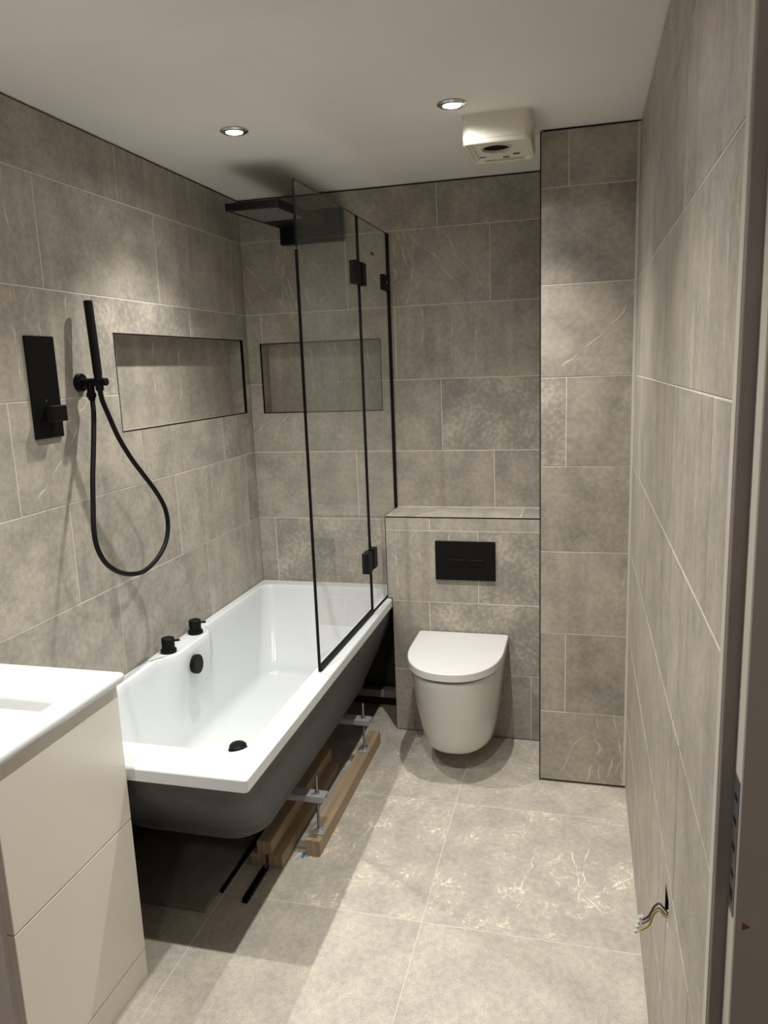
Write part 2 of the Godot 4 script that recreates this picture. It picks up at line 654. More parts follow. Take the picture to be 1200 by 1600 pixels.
# ================================================================ structure
func build_shell() -> void:
	var c := part("ceiling", box_mesh(Vector3(-0.22, H, -0.26), Vector3(1.85, H + 0.1, 2.30)), M.ceiling, self)
	tag(c, "plain off-white plaster ceiling with four downlights", "ceiling", "", "structure")
	# the dim landing outside the doorway
	var hall := [
		["wall_hall_left", Vector3(-0.6, 0, 2.40), Vector3(-0.5, 2.4, 4.6)], ["wall_hall_right", Vector3(2.6, 0, 2.22), Vector3(2.7, 2.4, 4.6)],
		["wall_hall_back", Vector3(-0.6, 0, 4.6), Vector3(2.7, 2.4, 4.7)],
	]
	for hh in hall:
		var o := part(hh[0], box_mesh(hh[1], hh[2]), M.hall, self)
		tag(o, "plain wall of the dim landing outside the doorway", "wall", "landing walls", "structure")
	var hc := part("ceiling_hall", box_mesh(Vector3(-0.6, 2.4, 2.22), Vector3(2.7, 2.5, 4.7)), M.hall, self)
	tag(hc, "plain ceiling of the dim landing outside the doorway", "ceiling", "", "structure")
	var hf := part("floor_hall", box_mesh(Vector3(-0.6, -0.1, 2.3), Vector3(2.7, -0.002, 4.7)), M.board, self)
	tag(hf, "bare boarded floor of the landing outside the doorway", "floor", "", "structure")

func wall_slab(called: String, label: String) -> Node3D:
	return structure(called, label, "wall")

func build_left_wall() -> void:
	var o := wall_slab("wall_left", "tiled wall behind the bath and hand shower with a wide recessed niche")
	# u runs along -z (so that U x V points into the room, +x), measured u = -z
	var U := Vector3(0, 0, -1)
	var V := Vector3.UP
	var niche := Rect2(-1.0, 1.36, 0.955, 0.312)
	var area := Rect2(-2.24, 0.50, 2.24, H - 0.50 - 0.0065)
	var js := [0.30, 0.10, 0.50, 0.295, 0.10, 0.51]
	var list: Array = []
	for i in 6:
		list.append(course(i, -js[i], 0.52))
	courses(o, Vector3.ZERO, U, V, -2.24, 0.0, list, [niche.grow(0.0015)], [4, 5, 8, 10, 7, 5 + 8, 2, 0, 13, 0, 8 + 2, 2, 11, 24, 5, 9, 6, 16, 3, 12, 0, 4, 13, 19, 8, 28])
	fill(o, Vector3.ZERO, U, V, area, [niche.grow(0.0015)], -THICK, -0.0011, M.grout, "grout")
	fill(o, Vector3.ZERO, U, V, Rect2(-2.24, -0.1, 2.24 + 0.12, H + 0.1), [niche.grow(0.008)], -0.12, -THICK, M.adhesive, "backing")
	niche_lining(o, Vector3.ZERO, U, V, niche, 0.07, [10, 2, 13])

func niche_lining(o: Node, O: Vector3, U: Vector3, V: Vector3, n: Rect2, depth: float, picks: Array) -> void:
	var N := U.cross(V).normalized()
	var back := O - N * depth
	tile(o, back, U, V, [n], Rect2(n.position.x - 0.1, n.position.y, n.size.x + 0.15, 0.42), wall_mats[picks[0] % 8], "niche_back_tile", picks[0] / 8)
	fill(o, back, U, V, n.grow(0.007), [], -0.03, -THICK, M.adhesive, "niche_backing")
	# four lining strips: thickness 7 mm outside the opening
	var t := 0.0065
	var strips := [Rect2(n.position.x - t, n.position.y - t, n.size.x + 2 * t, t), Rect2(n.position.x - t, n.end.y, n.size.x + 2 * t, t), Rect2(n.position.x - t, n.position.y, t, n.size.y), Rect2(n.end.x, n.position.y, t, n.size.y)]
	for k in 4:
		var r: Rect2 = strips[k]
		var st := surf()
		var a := O + U * r.position.x + V * r.position.y - N * (depth + THICK)
		var b := O + U * r.end.x + V * r.end.y - N * THICK * 1.02
		var lo := Vector3(minf(a.x, b.x), minf(a.y, b.y), minf(a.z, b.z))
		var hi := Vector3(maxf(a.x, b.x), maxf(a.y, b.y), maxf(a.z, b.z))
		uv_box(st, lo, hi)
		part("niche_side_tile", st.commit(), wall_mats[[4, 0, 7, 4][k]], o)
		# black metal edge trim round the mouth of the niche
		var f := 0.0022
		var e: Rect2 = [Rect2(n.position.x, n.position.y, n.size.x, f), Rect2(n.position.x, n.end.y - f, n.size.x, f), Rect2(n.position.x, n.position.y, f, n.size.y), Rect2(n.end.x - f, n.position.y, f, n.size.y)][k]
		var p := O + U * e.position.x + V * e.position.y - N * 0.012
		var q := O + U * e.end.x + V * e.end.y + N * 0.001
		bar(o, "niche_trim", Vector3(minf(p.x, q.x), minf(p.y, q.y), minf(p.z, q.z)), Vector3(maxf(p.x, q.x), maxf(p.y, q.y), maxf(p.z, q.z)), M.black)

# box whose faces carry texture coordinates at 0.6 m a picture
func uv_box(st: SurfaceTool, lo: Vector3, hi: Vector3, scale := Vector2(0.6, 0.3), turn := false) -> void:
	var c := (lo + hi) * 0.5
	var e := (hi - lo) * 0.5
	var ax := [Vector3.RIGHT, Vector3.UP, Vector3.BACK]
	for k in 3:
		var u: Vector3 = ax[(k + 1) % 3]
		var v: Vector3 = ax[(k + 2) % 3]
		var eu: float = e[(k + 1) % 3]
		var ev: float = e[(k + 2) % 3]
		for s in [-1.0, 1.0]:
			var n: Vector3 = ax[k] * s
			var o: Vector3 = c + n * e[k]
			var p := [o - u * eu - v * ev, o + u * eu - v * ev, o + u * eu + v * ev, o - u * eu + v * ev]
			var t := [Vector2(-eu, -ev), Vector2(eu, -ev), Vector2(eu, ev), Vector2(-eu, ev)]
			for q in [[0, 1, 2], [0, 2, 3]]:
				var x: Vector3 = (p[q[1]] - p[q[0]]).cross(p[q[2]] - p[q[0]])
				for z in ([q[0], q[2], q[1]] if x.dot(n) > 0.0 else q):
					st.set_normal(n)
					var w: Vector2 = t[z]
					if (eu < ev) != turn:
						w = Vector2(w.y, w.x)
					st.set_uv(Vector2(0.5 + w.x / scale.x, 0.5 + w.y / scale.y))
					st.add_vertex(p[z])

func build_back_wall() -> void:
	var o := wall_slab("wall_back", "tiled end wall behind the shower head and cistern boxing with a recessed niche")
	var U := Vector3.RIGHT
	var V := Vector3.UP
	var niche := Rect2(0.06, 1.354, 0.547, 0.301)
	var js := [0.26, 0.47, 0.073, 0.262, 0.48, 0.08]
	var list: Array = []
	for i in 6:
		list.append(course(i, js[i], 0.52))
	courses(o, Vector3.ZERO, U, V, 0.0, XC + 0.05, list, [niche.grow(0.0015)], [7, 7, 4, 9, 9 + 8, 4, 2, 0, 2 + 8, 6, 1, 12, 3, 8, 8, 4 + 16, 4, 3, 8 + 1, 0, 4])
	fill(o, Vector3.ZERO, U, V, Rect2(0, 0.50, XC + 0.05, H - 0.50 - 0.0065), [niche.grow(0.0015)], -THICK, -0.0011, M.grout, "grout")
	fill(o, Vector3.ZERO, U, V, Rect2(-0.01, -0.1, W + 0.1, H + 0.1), [niche.grow(0.008)], -0.14, -THICK, M.adhesive, "backing")
	niche_lining(o, Vector3.ZERO, U, V, niche, 0.09, [2, 0, 0])

func build_column() -> void:
	var o := wall_slab("wall_column", "narrow full-height tiled column between the toilet and the side wall")
	var U := Vector3.RIGHT
	var V := Vector3.UP
	var O := Vector3(0, 0, ZC)
	var list: Array = []
	var js := [1.383, NAN, NAN, 1.380, NAN, NAN, 1.384, NAN]
	for i in 8:
		list.append(course(i, js[i], 0.009))
	courses(o, O, U, V, XC + 0.002, W - 0.007, list, [], [4, 6 + 8, 7, 6, 3, 4 + 8, 0, 5, 8, 7, 1])
	fill(o, O, U, V, Rect2(XC + 0.002, 0.009, W - XC - 0.002, H - 0.0155), [], -THICK, -0.0011, M.grout, "grout")
	bar(o, "core", Vector3(XC + 0.009, 0, 0.0), Vector3(W + 0.01, H, ZC - THICK), M.adhesive, 0)
	# cut tiles on the column's narrow return beside the toilet
	for i in 8:
		var c := course(i, NAN, 0.009)
		var st := surf()
		uv_box(st, Vector3(XC, c[0] + (0.0014 if c[4] else 0.0), 0.002), Vector3(XC + 0.0085, c[1] - (0.0014 if c[5] else 0.0), ZC - 0.0115))
		part("return_tile", st.commit(), wall_mats[[4, 0, 7, 2, 5, 3, 4, 0][i]], o)
	bar(o, "return_grout", Vector3(XC + 0.0008, 0.009, 0.002), Vector3(XC + 0.009, H - 0.0065, ZC - 0.012), M.grout, 0)
	bar(o, "corner_sealant", Vector3(W - 0.0085, 0.012, ZC - 0.004), Vector3(W, H - 0.006, ZC + 0.0012), M.sealant)
	bar(o, "edge_trim", Vector3(XC - 0.0015, 0.004, ZC - 0.011), Vector3(XC + 0.002, H - 0.004, ZC + 0.0006), M.black)

func build_boxing() -> void:
	var o := wall_slab("wall_boxing", "low tiled cistern boxing behind the toilet with a tiled ledge on top")
	var U := Vector3.RIGHT
	var V := Vector3.UP
	var O := Vector3(0, 0, ZB)
	var x0 := 0.6565
	var notch := Rect2(0.6, -0.1, 0.0755, 0.69)
	var list: Array = []
	var js := [0.84, 1.035, 0.832, 1.244]
	for i in 4:
		list.append(course(4 + i, js[i], 0.004, YL - 0.003))
	courses(o, O, U, V, x0, XC, list, [notch], [5, 2, 2, 11, 4, 3 + 8, 0, 7, 4, 0])
	fill(o, O, U, V, Rect2(x0, 0.004, XC - x0, YL - 0.012), [notch], -THICK, -0.0011, M.grout, "grout")
	bar(o, "core", Vector3(0.678, 0, 0.001), Vector3(XC, YL - THICK, ZB - THICK), M.adhesive, 0)
	bar(o, "upper_core", Vector3(x0 + 0.0075, 0.592, 0.001), Vector3(0.678, YL - THICK, ZB - THICK), M.adhesive, 0)
	var rt := surf()
	uv_box(rt, Vector3(x0 + 0.0003, 0.592, 0.013), Vector3(x0 + 0.0072, YL - THICK - 0.001, ZB - 0.0115))
	part("return_tile", rt.commit(), wall_mats[0], o)
	# tiles on the ledge and on the short return beside the screen
	var st := surf()
	uv_box(st, Vector3(x0, YL - THICK, 0.004), Vector3(1.2, YL, ZB - 0.0025))
	part("ledge_tile", st.commit(), wall_mats[5], o)
	st = surf()
	uv_box(st, Vector3(1.2035, YL - THICK, 0.004), Vector3(XC, YL, ZB - 0.0025))
	part("ledge_tile", st.commit(), wall_mats[4], o)
	bar(o, "ledge_grout", Vector3(x0 + 0.001, YL - THICK, 0.0), Vector3(XC, YL - 0.0008, ZB - 0.003), M.grout, 0)
	bar(o, "ledge_trim", Vector3(x0 - 0.0005, YL - 0.0035, ZB - 0.0028), Vector3(XC - 0.002, YL + 0.0006, ZB + 0.0008), M.black)
	bar(o, "ledge_sealant", Vector3(0.66, YL - 0.0005, 0.0), Vector3(XC, YL + 0.004, 0.004), M.sealant)
	bar(o, "side_trim", Vector3(x0 - 0.002, 0.592, ZB - 0.011), Vector3(x0, YL - 0.004, ZB + 0.0006), M.black)

func build_right_wall() -> void:
	var o := wall_slab("wall_right", "tiled side wall running to the doorway with a cable hole low down")
	var U := Vector3(0, 0, 1)
	var V := Vector3.UP
	var O := Vector3(W, 0, 0)
	# U x V = (0,0,1) x (0,1,0) = (-1,0,0): into the room
	var js := [0.285, 0.48, 0.08, 0.285, 0.48, 0.08, 0.285, 0.48]
	var list: Array = []
	for i in 8:
		list.append(course(i, js[i], 0.004))
	var hole := Rect2(1.770, 0.478, 0.058, 0.062)
	courses(o, O, U, V, ZC + 0.001, 2.218, list, [hole], [2, 5, 13, 5, 2 + 8, 4, 5, 10, 2, 13, 2, 5, 4, 10, 5 + 16, 2, 4, 13, 5, 2, 10, 0, 5, 2, 13, 4, 5, 2, 10])
	fill(o, O, U, V, Rect2(ZC, 0.004, 2.218 - ZC, H - 0.0105), [hole], -THICK, -0.0011, M.grout, "grout")
	fill(o, O, U, V, Rect2(-0.14, -0.1, 2.218 + 0.14, H + 0.1), [], -0.12, -THICK, M.adhesive, "backing")
	bar(o, "edge_trim", Vector3(W - 0.001, 0.0, 2.2185), Vector3(W + 0.011, H - 0.01, 2.2405), M.frame)

func build_floor() -> void:
	var o := structure("floor", "large pale stone-effect floor tiles with fine white veins", "floor")
	var xs := [-0.01, 0.41, 1.012, W]
	var zs := [-0.01, 0.127, 0.727, 1.328, 1.930, 2.30]
	var picks := [[2, 1, 2], [1, 0, 2], [1, 2, 2], [1, 2, 0], [0, 1, 1]]
	picks = [[0, 2, 0], [2, 2, 2], [1, 0, 0], [1, 1, 1], [2, 0, 1]]
	var U := Vector3.RIGHT
	var V := Vector3(0, 0, -1)
	for i in 5:
		for j in 3:
			var g := 0.0012
			var r := Rect2(xs[j] + g, -zs[i + 1] + g, xs[j + 1] - xs[j] - 2 * g, zs[i + 1] - zs[i] - 2 * g)
			var full := Rect2(xs[j] if j > 0 else xs[1] - 0.6, -(zs[i] + 0.6) if i > 0 else -zs[1], 0.602, 0.602)
			tile(o, Vector3.ZERO, U, V, [r], full, floor_mats[picks[i][j]], "floor_tile", (i * 2 + j) % 4, 0.0)
	fill(o, Vector3.ZERO, U, V, Rect2(-0.01, -2.30, W + 0.02, 2.31), [], -THICK, -0.0008, M.grout_floor, "grout")
	fill(o, Vector3.ZERO, U, V, Rect2(-0.2, -2.30, W + 0.4, 2.45), [], -0.1, -THICK, M.adhesive, "screed")

func build_door() -> void:
	var o := structure("door_1", "painted door frame with a strike plate at the edge of the tiled wall", "door frame")
	bar(o, "door_stop", Vector3(W + 0.0005, 0, 2.2410), Vector3(1.70, 2.06, 2.2475), M.frame_raw, 0.0015)
	bar(o, "jamb", Vector3(1.6155, 0, 2.2478), Vector3(1.70, 2.06, 2.2865), M.frame, 0.0015)
	bar(o, "jamb", Vector3(0.44, 0, 2.2225), Vector3(0.478, 2.06, 2.2865), M.frame_raw, 0.0015)
	bar(o, "head", Vector3(0.44, 2.06, 2.2225), Vector3(1.70, 2.10, 2.2865), M.frame, 0.0015)
	# strike plate let into the rebate
	var p := bar(o, "strike_plate", Vector3(1.6140, 0.868, 2.2560), Vector3(1.6156, 1.045, 2.2820), M.steel, 0.0004)
	for y in [0.884, 0.915, 0.950, 0.985, 1.015]:
		bar(p, "bolt_hole", Vector3(1.61375, y, 2.262), Vector3(1.6142, y + (0.016 if y < 0.9 else 0.008), 2.277), M.black, 0)
	var st := surf()
	lathe(st, [Vector2(0, 0.002), Vector2(0.0045, 0.0015), Vector2(0.006, 0)], at(Vector3(1.6275, 0.862, 2.2866), Vector3(0, 0, 1)), 3)
	part("chipped_patch", st.commit(), M.rust, o)
	# wall either side of the opening and over it
	var w := structure("wall_front", "plain wall around the doorway seen from the landing", "wall")
	bar(w, "right_side", Vector3(1.70, 0, 2.2225), Vector3(2.60, 2.4, 2.2835), M.frame_raw, 0)
	bar(w, "left_side", Vector3(-0.6, 0, 2.2405), Vector3(0.44, 2.4, 2.2835), M.hall, 0)
	bar(w, "over_door", Vector3(0.44, 2.10, 2.2225), Vector3(1.70, 2.4, 2.2835), M.hall, 0)


# ================================================================ lights
func downlight(x: float, z: float, label: String, energy: float) -> void:
	var o := thing("downlight", label, "light", Vector3(x, H, z), "ceiling downlights")
	part("bezel", lathe_mesh([Vector2(0.043, 0.0), Vector2(0.0425, -0.003), Vector2(0.036, -0.0065), Vector2(0.029, -0.0075), Vector2(0.0265, -0.006), Vector2(0.0265, 0.0)], at(Vector3.ZERO), 40), M.chrome, o)
	part("lamp", lathe_mesh([Vector2(0.0262, -0.0045), Vector2(0.018, -0.0062), Vector2(0.0, -0.0068)], at(Vector3.ZERO), 32), M.lamp, o)
	# the lamp's beam, and the weak spill of its lens out to the bezel
	for k in 2:
		var l := SpotLight3D.new()
		l.name = ["lamp_beam", "lamp_spill"][k]
		l.position = Vector3(0, -0.012, 0)
		l.rotation.x = -PI / 2
		l.spot_angle = [54.0, 82.0][k]
		l.spot_angle_attenuation = [1.0, 0.7][k]
		l.spot_range = 12.0
		l.spot_attenuation = 2.0
		l.light_energy = energy * [1.0, 0.07][k]
		l.light_color = Color(1.0, 0.992, 0.972)
		l.light_size = 0.014
		l.shadow_enabled = true
		o.add_child(l)


func landing_light() -> void:
	# the dim light outside that falls on the door frame's landing side
	var o := thing("ceiling_globe", "small opal globe light on the landing ceiling outside the doorway", "light", Vector3(1.05, 2.4, 3.7))
	part("base", lathe_mesh([Vector2(0.0, 0.0), Vector2(0.06, 0.0), Vector2(0.06, -0.02), Vector2(0.04, -0.03), Vector2(0.0, -0.03)], at(Vector3.ZERO), 28), M.chrome, o)
	part("lamp_globe", lathe_mesh([Vector2(0.04, -0.028), Vector2(0.075, -0.05), Vector2(0.09, -0.09), Vector2(0.075, -0.13), Vector2(0.04, -0.152), Vector2(0.0, -0.16)], at(Vector3.ZERO), 28), M.globe, o)
	var l := OmniLight3D.new()
	l.name = "lamp_light"
	l.position = Vector3(0, -0.09, 0)
	l.omni_range = 12.0
	l.omni_attenuation = 2.0
	l.light_energy = 0.34
	l.light_color = Color(1.0, 0.97, 0.95)
	l.light_size = 0.08
	l.shadow_enabled = true
	o.add_child(l)


# ================================================================ bath
func bath_bump(z: float) -> float:
	return smoothstep(0.655, 0.70, z) * (1.0 - smoothstep(0.93, 1.0, z))

func bath_row(x0: float, x1: float, z0: float, z1: float, r: float, y: float, bump: float) -> Array:
	var row := ring(x0, x1, z0, z1, r, y, 8, 48, 8)
	if bump > 0.0:
		for i in row.size():
			var p: Vector3 = row[i]
			if p.x < x0 + 0.02:
				row[i] = Vector3(p.x + bump * bath_bump(p.z), p.y, p.z)
	return row

func build_bath() -> void:
	var o := thing("bathtub", "white acrylic bath with a grey underside raised on metal feet, panel removed", "bathtub", Vector3(0, 0, 0))
	var X0 := 0.002
	var X1 := 0.672
	var Z0 := 0.002
	var Z1 := 1.655
	var rows: Array = []
	rows.append(bath_row(X0 + 0.012, X1 - 0.012, Z0 + 0.012, Z1 - 0.012, 0.010, 0.5485, 0))
	rows.append(bath_row(X0 + 0.002, X1 - 0.002, Z0 + 0.002, Z1 - 0.002, 0.010, 0.548, 0))
	rows.append(bath_row(X0, X1, Z0, Z1, 0.010, 0.550, 0))
	rows.append(bath_row(X0, X1, Z0, Z1, 0.010, 0.579, 0))
	rows.append(bath_row(X0 + 0.0016, X1 - 0.0016, Z0 + 0.0016, Z1 - 0.0016, 0.009, 0.5832, 0))
	rows.append(bath_row(X0 + 0.006, X1 - 0.006, Z0 + 0.006, Z1 - 0.006, 0.008, YR, 0))
	rows.append(bath_row(X0 + 0.012, X1 - 0.012, Z0 + 0.012, Z1 - 0.012, 0.008, YR, 0))
	var ix0 := 0.040
	var ix1 := 0.606
	var iz0 := 0.075
	var iz1 := 1.535
	rows.append(bath_row(ix0 - 0.010, ix1 + 0.010, iz0 - 0.010, iz1 + 0.010, 0.04, YR, 0.045))
	rows.append(bath_row(ix0 - 0.005, ix1 + 0.005, iz0 - 0.005, iz1 + 0.005, 0.042, YR, 0.045))
	rows.append(bath_row(ix0 - 0.001, ix1 + 0.001, iz0 - 0.001, iz1 + 0.001, 0.045, 0.5835, 0.045))
	rows.append(bath_row(ix0 + 0.002, ix1 - 0.002, iz0 + 0.002, iz1 - 0.002, 0.046, 0.579, 0.045))
	var steps := 14
	for s in range(1, steps + 1):
		var t := float(s) / steps
		var e := t * t * 0.35 + t * 0.65
		rows.append(bath_row(lerpf(ix0 + 0.002, 0.085, e), lerpf(ix1 - 0.002, 0.545, e), lerpf(iz0 + 0.002, 0.235, e), lerpf(iz1 - 0.002, 1.345, e), lerpf(0.046, 0.075, t), lerpf(0.579, 0.262, t), 0.045 * (1.0 - smoothstep(0.05, 0.85, t))))
	for k in range(1, 6):
		var a := deg_to_rad(18.0 * k)
		var d := 0.05 * (1.0 - cos(a))
		rows.append(bath_row(0.085 + d, 0.545 - d, 0.235 + d * 1.2, 1.345 - d * 1.2, 0.075, 0.262 - 0.05 * sin(a), 0))
	rows.append(bath_row(0.20, 0.43, 0.40, 1.18, 0.07, 0.209, 0))
	rows.append(bath_row(0.30, 0.33, 0.70, 0.92, 0.012, 0.207, 0))
	rows.append(bath_row(0.3149, 0.3151, 0.8099, 0.8101, 0.00004, 0.207, 0))
	part("tub", skin(rows, false, true, false, false, [2, 3, 5, 7]), M.acrylic, o)
	# fibreglass underside
	rows = []
	rows.append(bath_row(X0 + 0.008, X1 - 0.010, Z0 + 0.008, Z1 - 0.010, 0.02, 0.552, 0))
	rows.append(bath_row(0.012, ix1 + 0.050, 0.03, iz1 + 0.100, 0.04, 0.540, 0))
	rows.append(bath_row(0.012, ix1 + 0.046, 0.036, iz1 + 0.090, 0.06, 0.50, 0))
	for s in range(0, 9):
		var t := s / 8.0
		rows.append(bath_row(lerpf(0.014, 0.066, t), lerpf(ix1 + 0.044, 0.560, t), lerpf(0.04, 0.20, t), lerpf(iz1 + 0.085, 1.38, t), lerpf(0.065, 0.10, t), lerpf(0.48, 0.245, t), 0))
	for k in range(1, 6):
		var a := deg_to_rad(18.0 * k)
		var d := 0.05 * (1.0 - cos(a))
		rows.append(bath_row(0.066 + d, 0.560 - d, 0.20 + d, 1.38 - d, 0.10, 0.245 - 0.05 * sin(a), 0))
	rows.append(bath_row(0.25, 0.40, 0.55, 1.10, 0.05, 0.1945, 0))
	part("underside", skin(rows, true, true, false, true), M.shell, o, "dark grey fibreglass underside")
	# overflow cover, plug, taps
	var ov := part("overflow_cover", lathe_mesh([Vector2(0.0, 0.034), Vector2(0.031, 0.034), Vector2(0.0345, 0.0325), Vector2(0.0345, 0.018), Vector2(0.031, 0.016), Vector2(0.0285, 0.012), Vector2(0.0285, -0.01)], at(Vector3(0.076, 0.510, 0.842), Vector3(1, 0.08, 0)), 40), M.black, o, "round black overflow cover")
	ov.set_meta("kind", "")
	ov.remove_meta("kind")
	part("waste_plug", lathe_mesh([Vector2(0.0, 0.030), Vector2(0.016, 0.029), Vector2(0.030, 0.024), Vector2(0.036, 0.018), Vector2(0.036, 0.014), Vector2(0.022, 0.012), Vector2(0.022, 0.004), Vector2(0.040, 0.003), Vector2(0.042, -0.004)], at(Vector3(0.250, 0.2075, 0.866)).scaled_local(Vector3(0.86, 0.86, 0.86)), 36), M.black, o, "black domed waste plug")
	for z in [0.923, 0.730]:
		var b := at(Vector3(0.043, YR, z))
		var tp := part("tap", lathe_mesh([Vector2(0.0, 0.052), Vector2(0.0205, 0.052), Vector2(0.0222, 0.0505), Vector2(0.0222, 0.018), Vector2(0.0222, 0.012), Vector2(0.027, 0.011), Vector2(0.0275, 0.009), Vector2(0.0275, -0.001)], b, 36), M.black, o, "black cylindrical deck tap")
		part("lever", tube_mesh([Vector3(0.055, YR + 0.040, z - 0.006), Vector3(0.080, YR + 0.041, z - 0.016)], 0.0042, 12, 1, false), M.black, tp)
	# crossbars, studs, nuts and feet
	for z in [1.062, 0.520]:
		var st := surf()
		var y := 0.192
		bx(st, Vector3(0.06, y - 0.003, z - 0.021), Vector3(0.648, y, z + 0.021), 0.0008)
		bx(st, Vector3(0.06, y - 0.022, z + 0.018), Vector3(0.648, y - 0.003, z + 0.021), 0.0008)
		bx(st, Vector3(0.06, y - 0.022, z - 0.021), Vector3(0.648, y - 0.003, z - 0.018), 0.0008)
		var cb := part("crossbar", st.commit(), M.zinc, o, "galvanised steel crossbar")
		for x in [0.618, 0.10]:
			var foot := 0.055 if x > 0.5 else 0.0
			st = surf()
			var top := 0.255 if x > 0.5 else 0.190
			var prof: Array = [Vector2(0.0, top), Vector2(0.0042, top - 0.001)]
			var yy := top - 0.003
			while yy > foot + 0.006:
				prof.append(Vector2(0.0049, yy))
				prof.append(Vector2(0.0041, yy - 0.0015))
				yy -= 0.003
			lathe(st, prof, at(Vector3(x, 0, z)), 12)
			part("threaded_stud", st.commit(), M.steel, cb)
			if x > 0.5:
				part("nut", lathe_mesh([Vector2(0, y + 0.008), Vector2(0.008, y + 0.008), Vector2(0.009, y + 0.0005), Vector2(0, y + 0.0005)], at(Vector3(x, 0, z)), 6), M.steel, cb)
			st = surf()
			bx(st, Vector3(x - 0.020, foot - 0.0005, z - 0.020), Vector3(x + 0.020, foot + 0.005, z + 0.020), 0.0015)
			lathe(st, [Vector2(0, foot + 0.014), Vector2(0.008, foot + 0.014), Vector2(0.009, foot + 0.005)], at(Vector3(x, 0, z)), 6)
			part("foot_plate", st.commit(), M.zinc, cb)


# ================================================================ glass screen
func glass_panel(parent: Node, called: String, a: Vector2, b: Vector2, y0: float, y1: float) -> MeshInstance3D:
	# a single clear sheet between two plan points (x, z)
	var st := surf()
	var n := Vector3(b.y - a.y, 0, -(b.x - a.x)).normalized()
	quad(st, Vector3(a.x, y0, a.y), Vector3(b.x, y0, b.y), Vector3(b.x, y1, b.y), Vector3(a.x, y1, a.y), n)
	return part(called, st.commit(), M.glass, parent)

func post(parent: Node, called: String, p: Vector2, ang: float, half: Vector2, y0: float, y1: float, mat: Material, ch := 0.0008) -> MeshInstance3D:
	var st := surf()
	bx(st, Vector3(-half.x, y0, -half.y), Vector3(half.x, y1, half.y), ch, Transform3D(Basis(Vector3.UP, ang), Vector3(p.x, 0, p.y)))
	return part(called, st.commit(), mat, parent)

func build_screen() -> void:
	var o := thing("bath_screen", "clear folding glass bath screen with black seals and hinges", "bath screen", Vector3.ZERO)
	var far := Vector2(0.652, 0.006)
	var mid := Vector2(0.6425, 0.412)
	var near := Vector2(0.6305, 1.004)
	var top := 2.070
	var dir := (near - far).normalized()
	var ang := atan2(dir.x, dir.y)
	# two leaves: sheet, dark glass edges, seals
	var fixed := glass_panel(o, "fixed_pane", far, mid - dir * 0.005, YR + 0.004, top)
	var swing := glass_panel(o, "swing_pane", mid + dir * 0.005, near, YR + 0.016, top)
	post(swing, "glass_edge", near, ang, Vector2(0.003, 0.0015), YR + 0.016, top, M.glass_edge, 0.0004)
	post(o, "edge_seal", near + dir * 0.003, ang, Vector2(0.0045, 0.002), YR + 0.005, top - 0.19, M.black, 0.0006)
	for pane in [[far, mid - dir * 0.005, fixed], [mid + dir * 0.005, near, swing]]:
		var c: Vector2 = (pane[0] + pane[1]) * 0.5
		post(pane[2], "top_edge", c, ang, Vector2(0.003, pane[0].distance_to(pane[1]) * 0.5), top - 0.001, top + 0.0005, M.glass_edge, 0)
	post(o, "joint_seal", mid, ang, Vector2(0.0045, 0.0045), YR + 0.006, top, M.black)
	post(o, "wall_channel", far + dir * 0.002, ang, Vector2(0.006, 0.006), YR + 0.002, top, M.black)
	var c1 := (mid + near) * 0.5
	post(o, "bottom_seal", c1, ang, Vector2(0.006, mid.distance_to(near) * 0.5), YR + 0.001, YR + 0.019, M.black_soft)
	var c2 := (far + mid) * 0.5
	post(o, "bottom_seal", c2, ang, Vector2(0.004, far.distance_to(mid) * 0.5 - 0.008), YR + 0.001, YR + 0.006, M.black_soft)
	# two folding hinges, each two clamped blocks
	for y in [[1.832, 1.912], [0.762, 0.842]]:
		var h := post(o, "hinge", mid, ang, Vector2(0.0075, 0.008), y[0] + 0.006, y[1] - 0.006, M.black)
		post(h, "clamp_block", mid + dir * 0.038, ang, Vector2(0.0135, 0.028), y[0], y[1], M.black, 0.0015)
		post(h, "clamp_block", mid - dir * 0.034, ang, Vector2(0.0125, 0.024), y[0], y[1], M.black, 0.0015)
	for y in [[1.842, 1.902], [0.772, 0.832]]:
		var wb := post(o, "wall_bracket", far + dir * 0.052, ang, Vector2(0.0085, 0.045), y[0], y[1], M.black_soft, 0.0012)
		part("bracket_screw", lathe_mesh([Vector2(0, 0.0012), Vector2(0.005, 0.001), Vector2(0.0055, 0)], at(Vector3(far.x + 0.0082, (y[0] + y[1]) * 0.5, far.y + 0.056), Vector3(1, 0, 0)), 16), M.steel, wb)
	# tiny etched maker's mark, too small to read
	for k in 5:
		post(fixed, "etched_mark", far + dir * (0.205 + 0.008 * k), ang, Vector2(0.0006, 0.0022), 1.958, 1.968 + 0.003 * (k % 2), M.mark, 0)


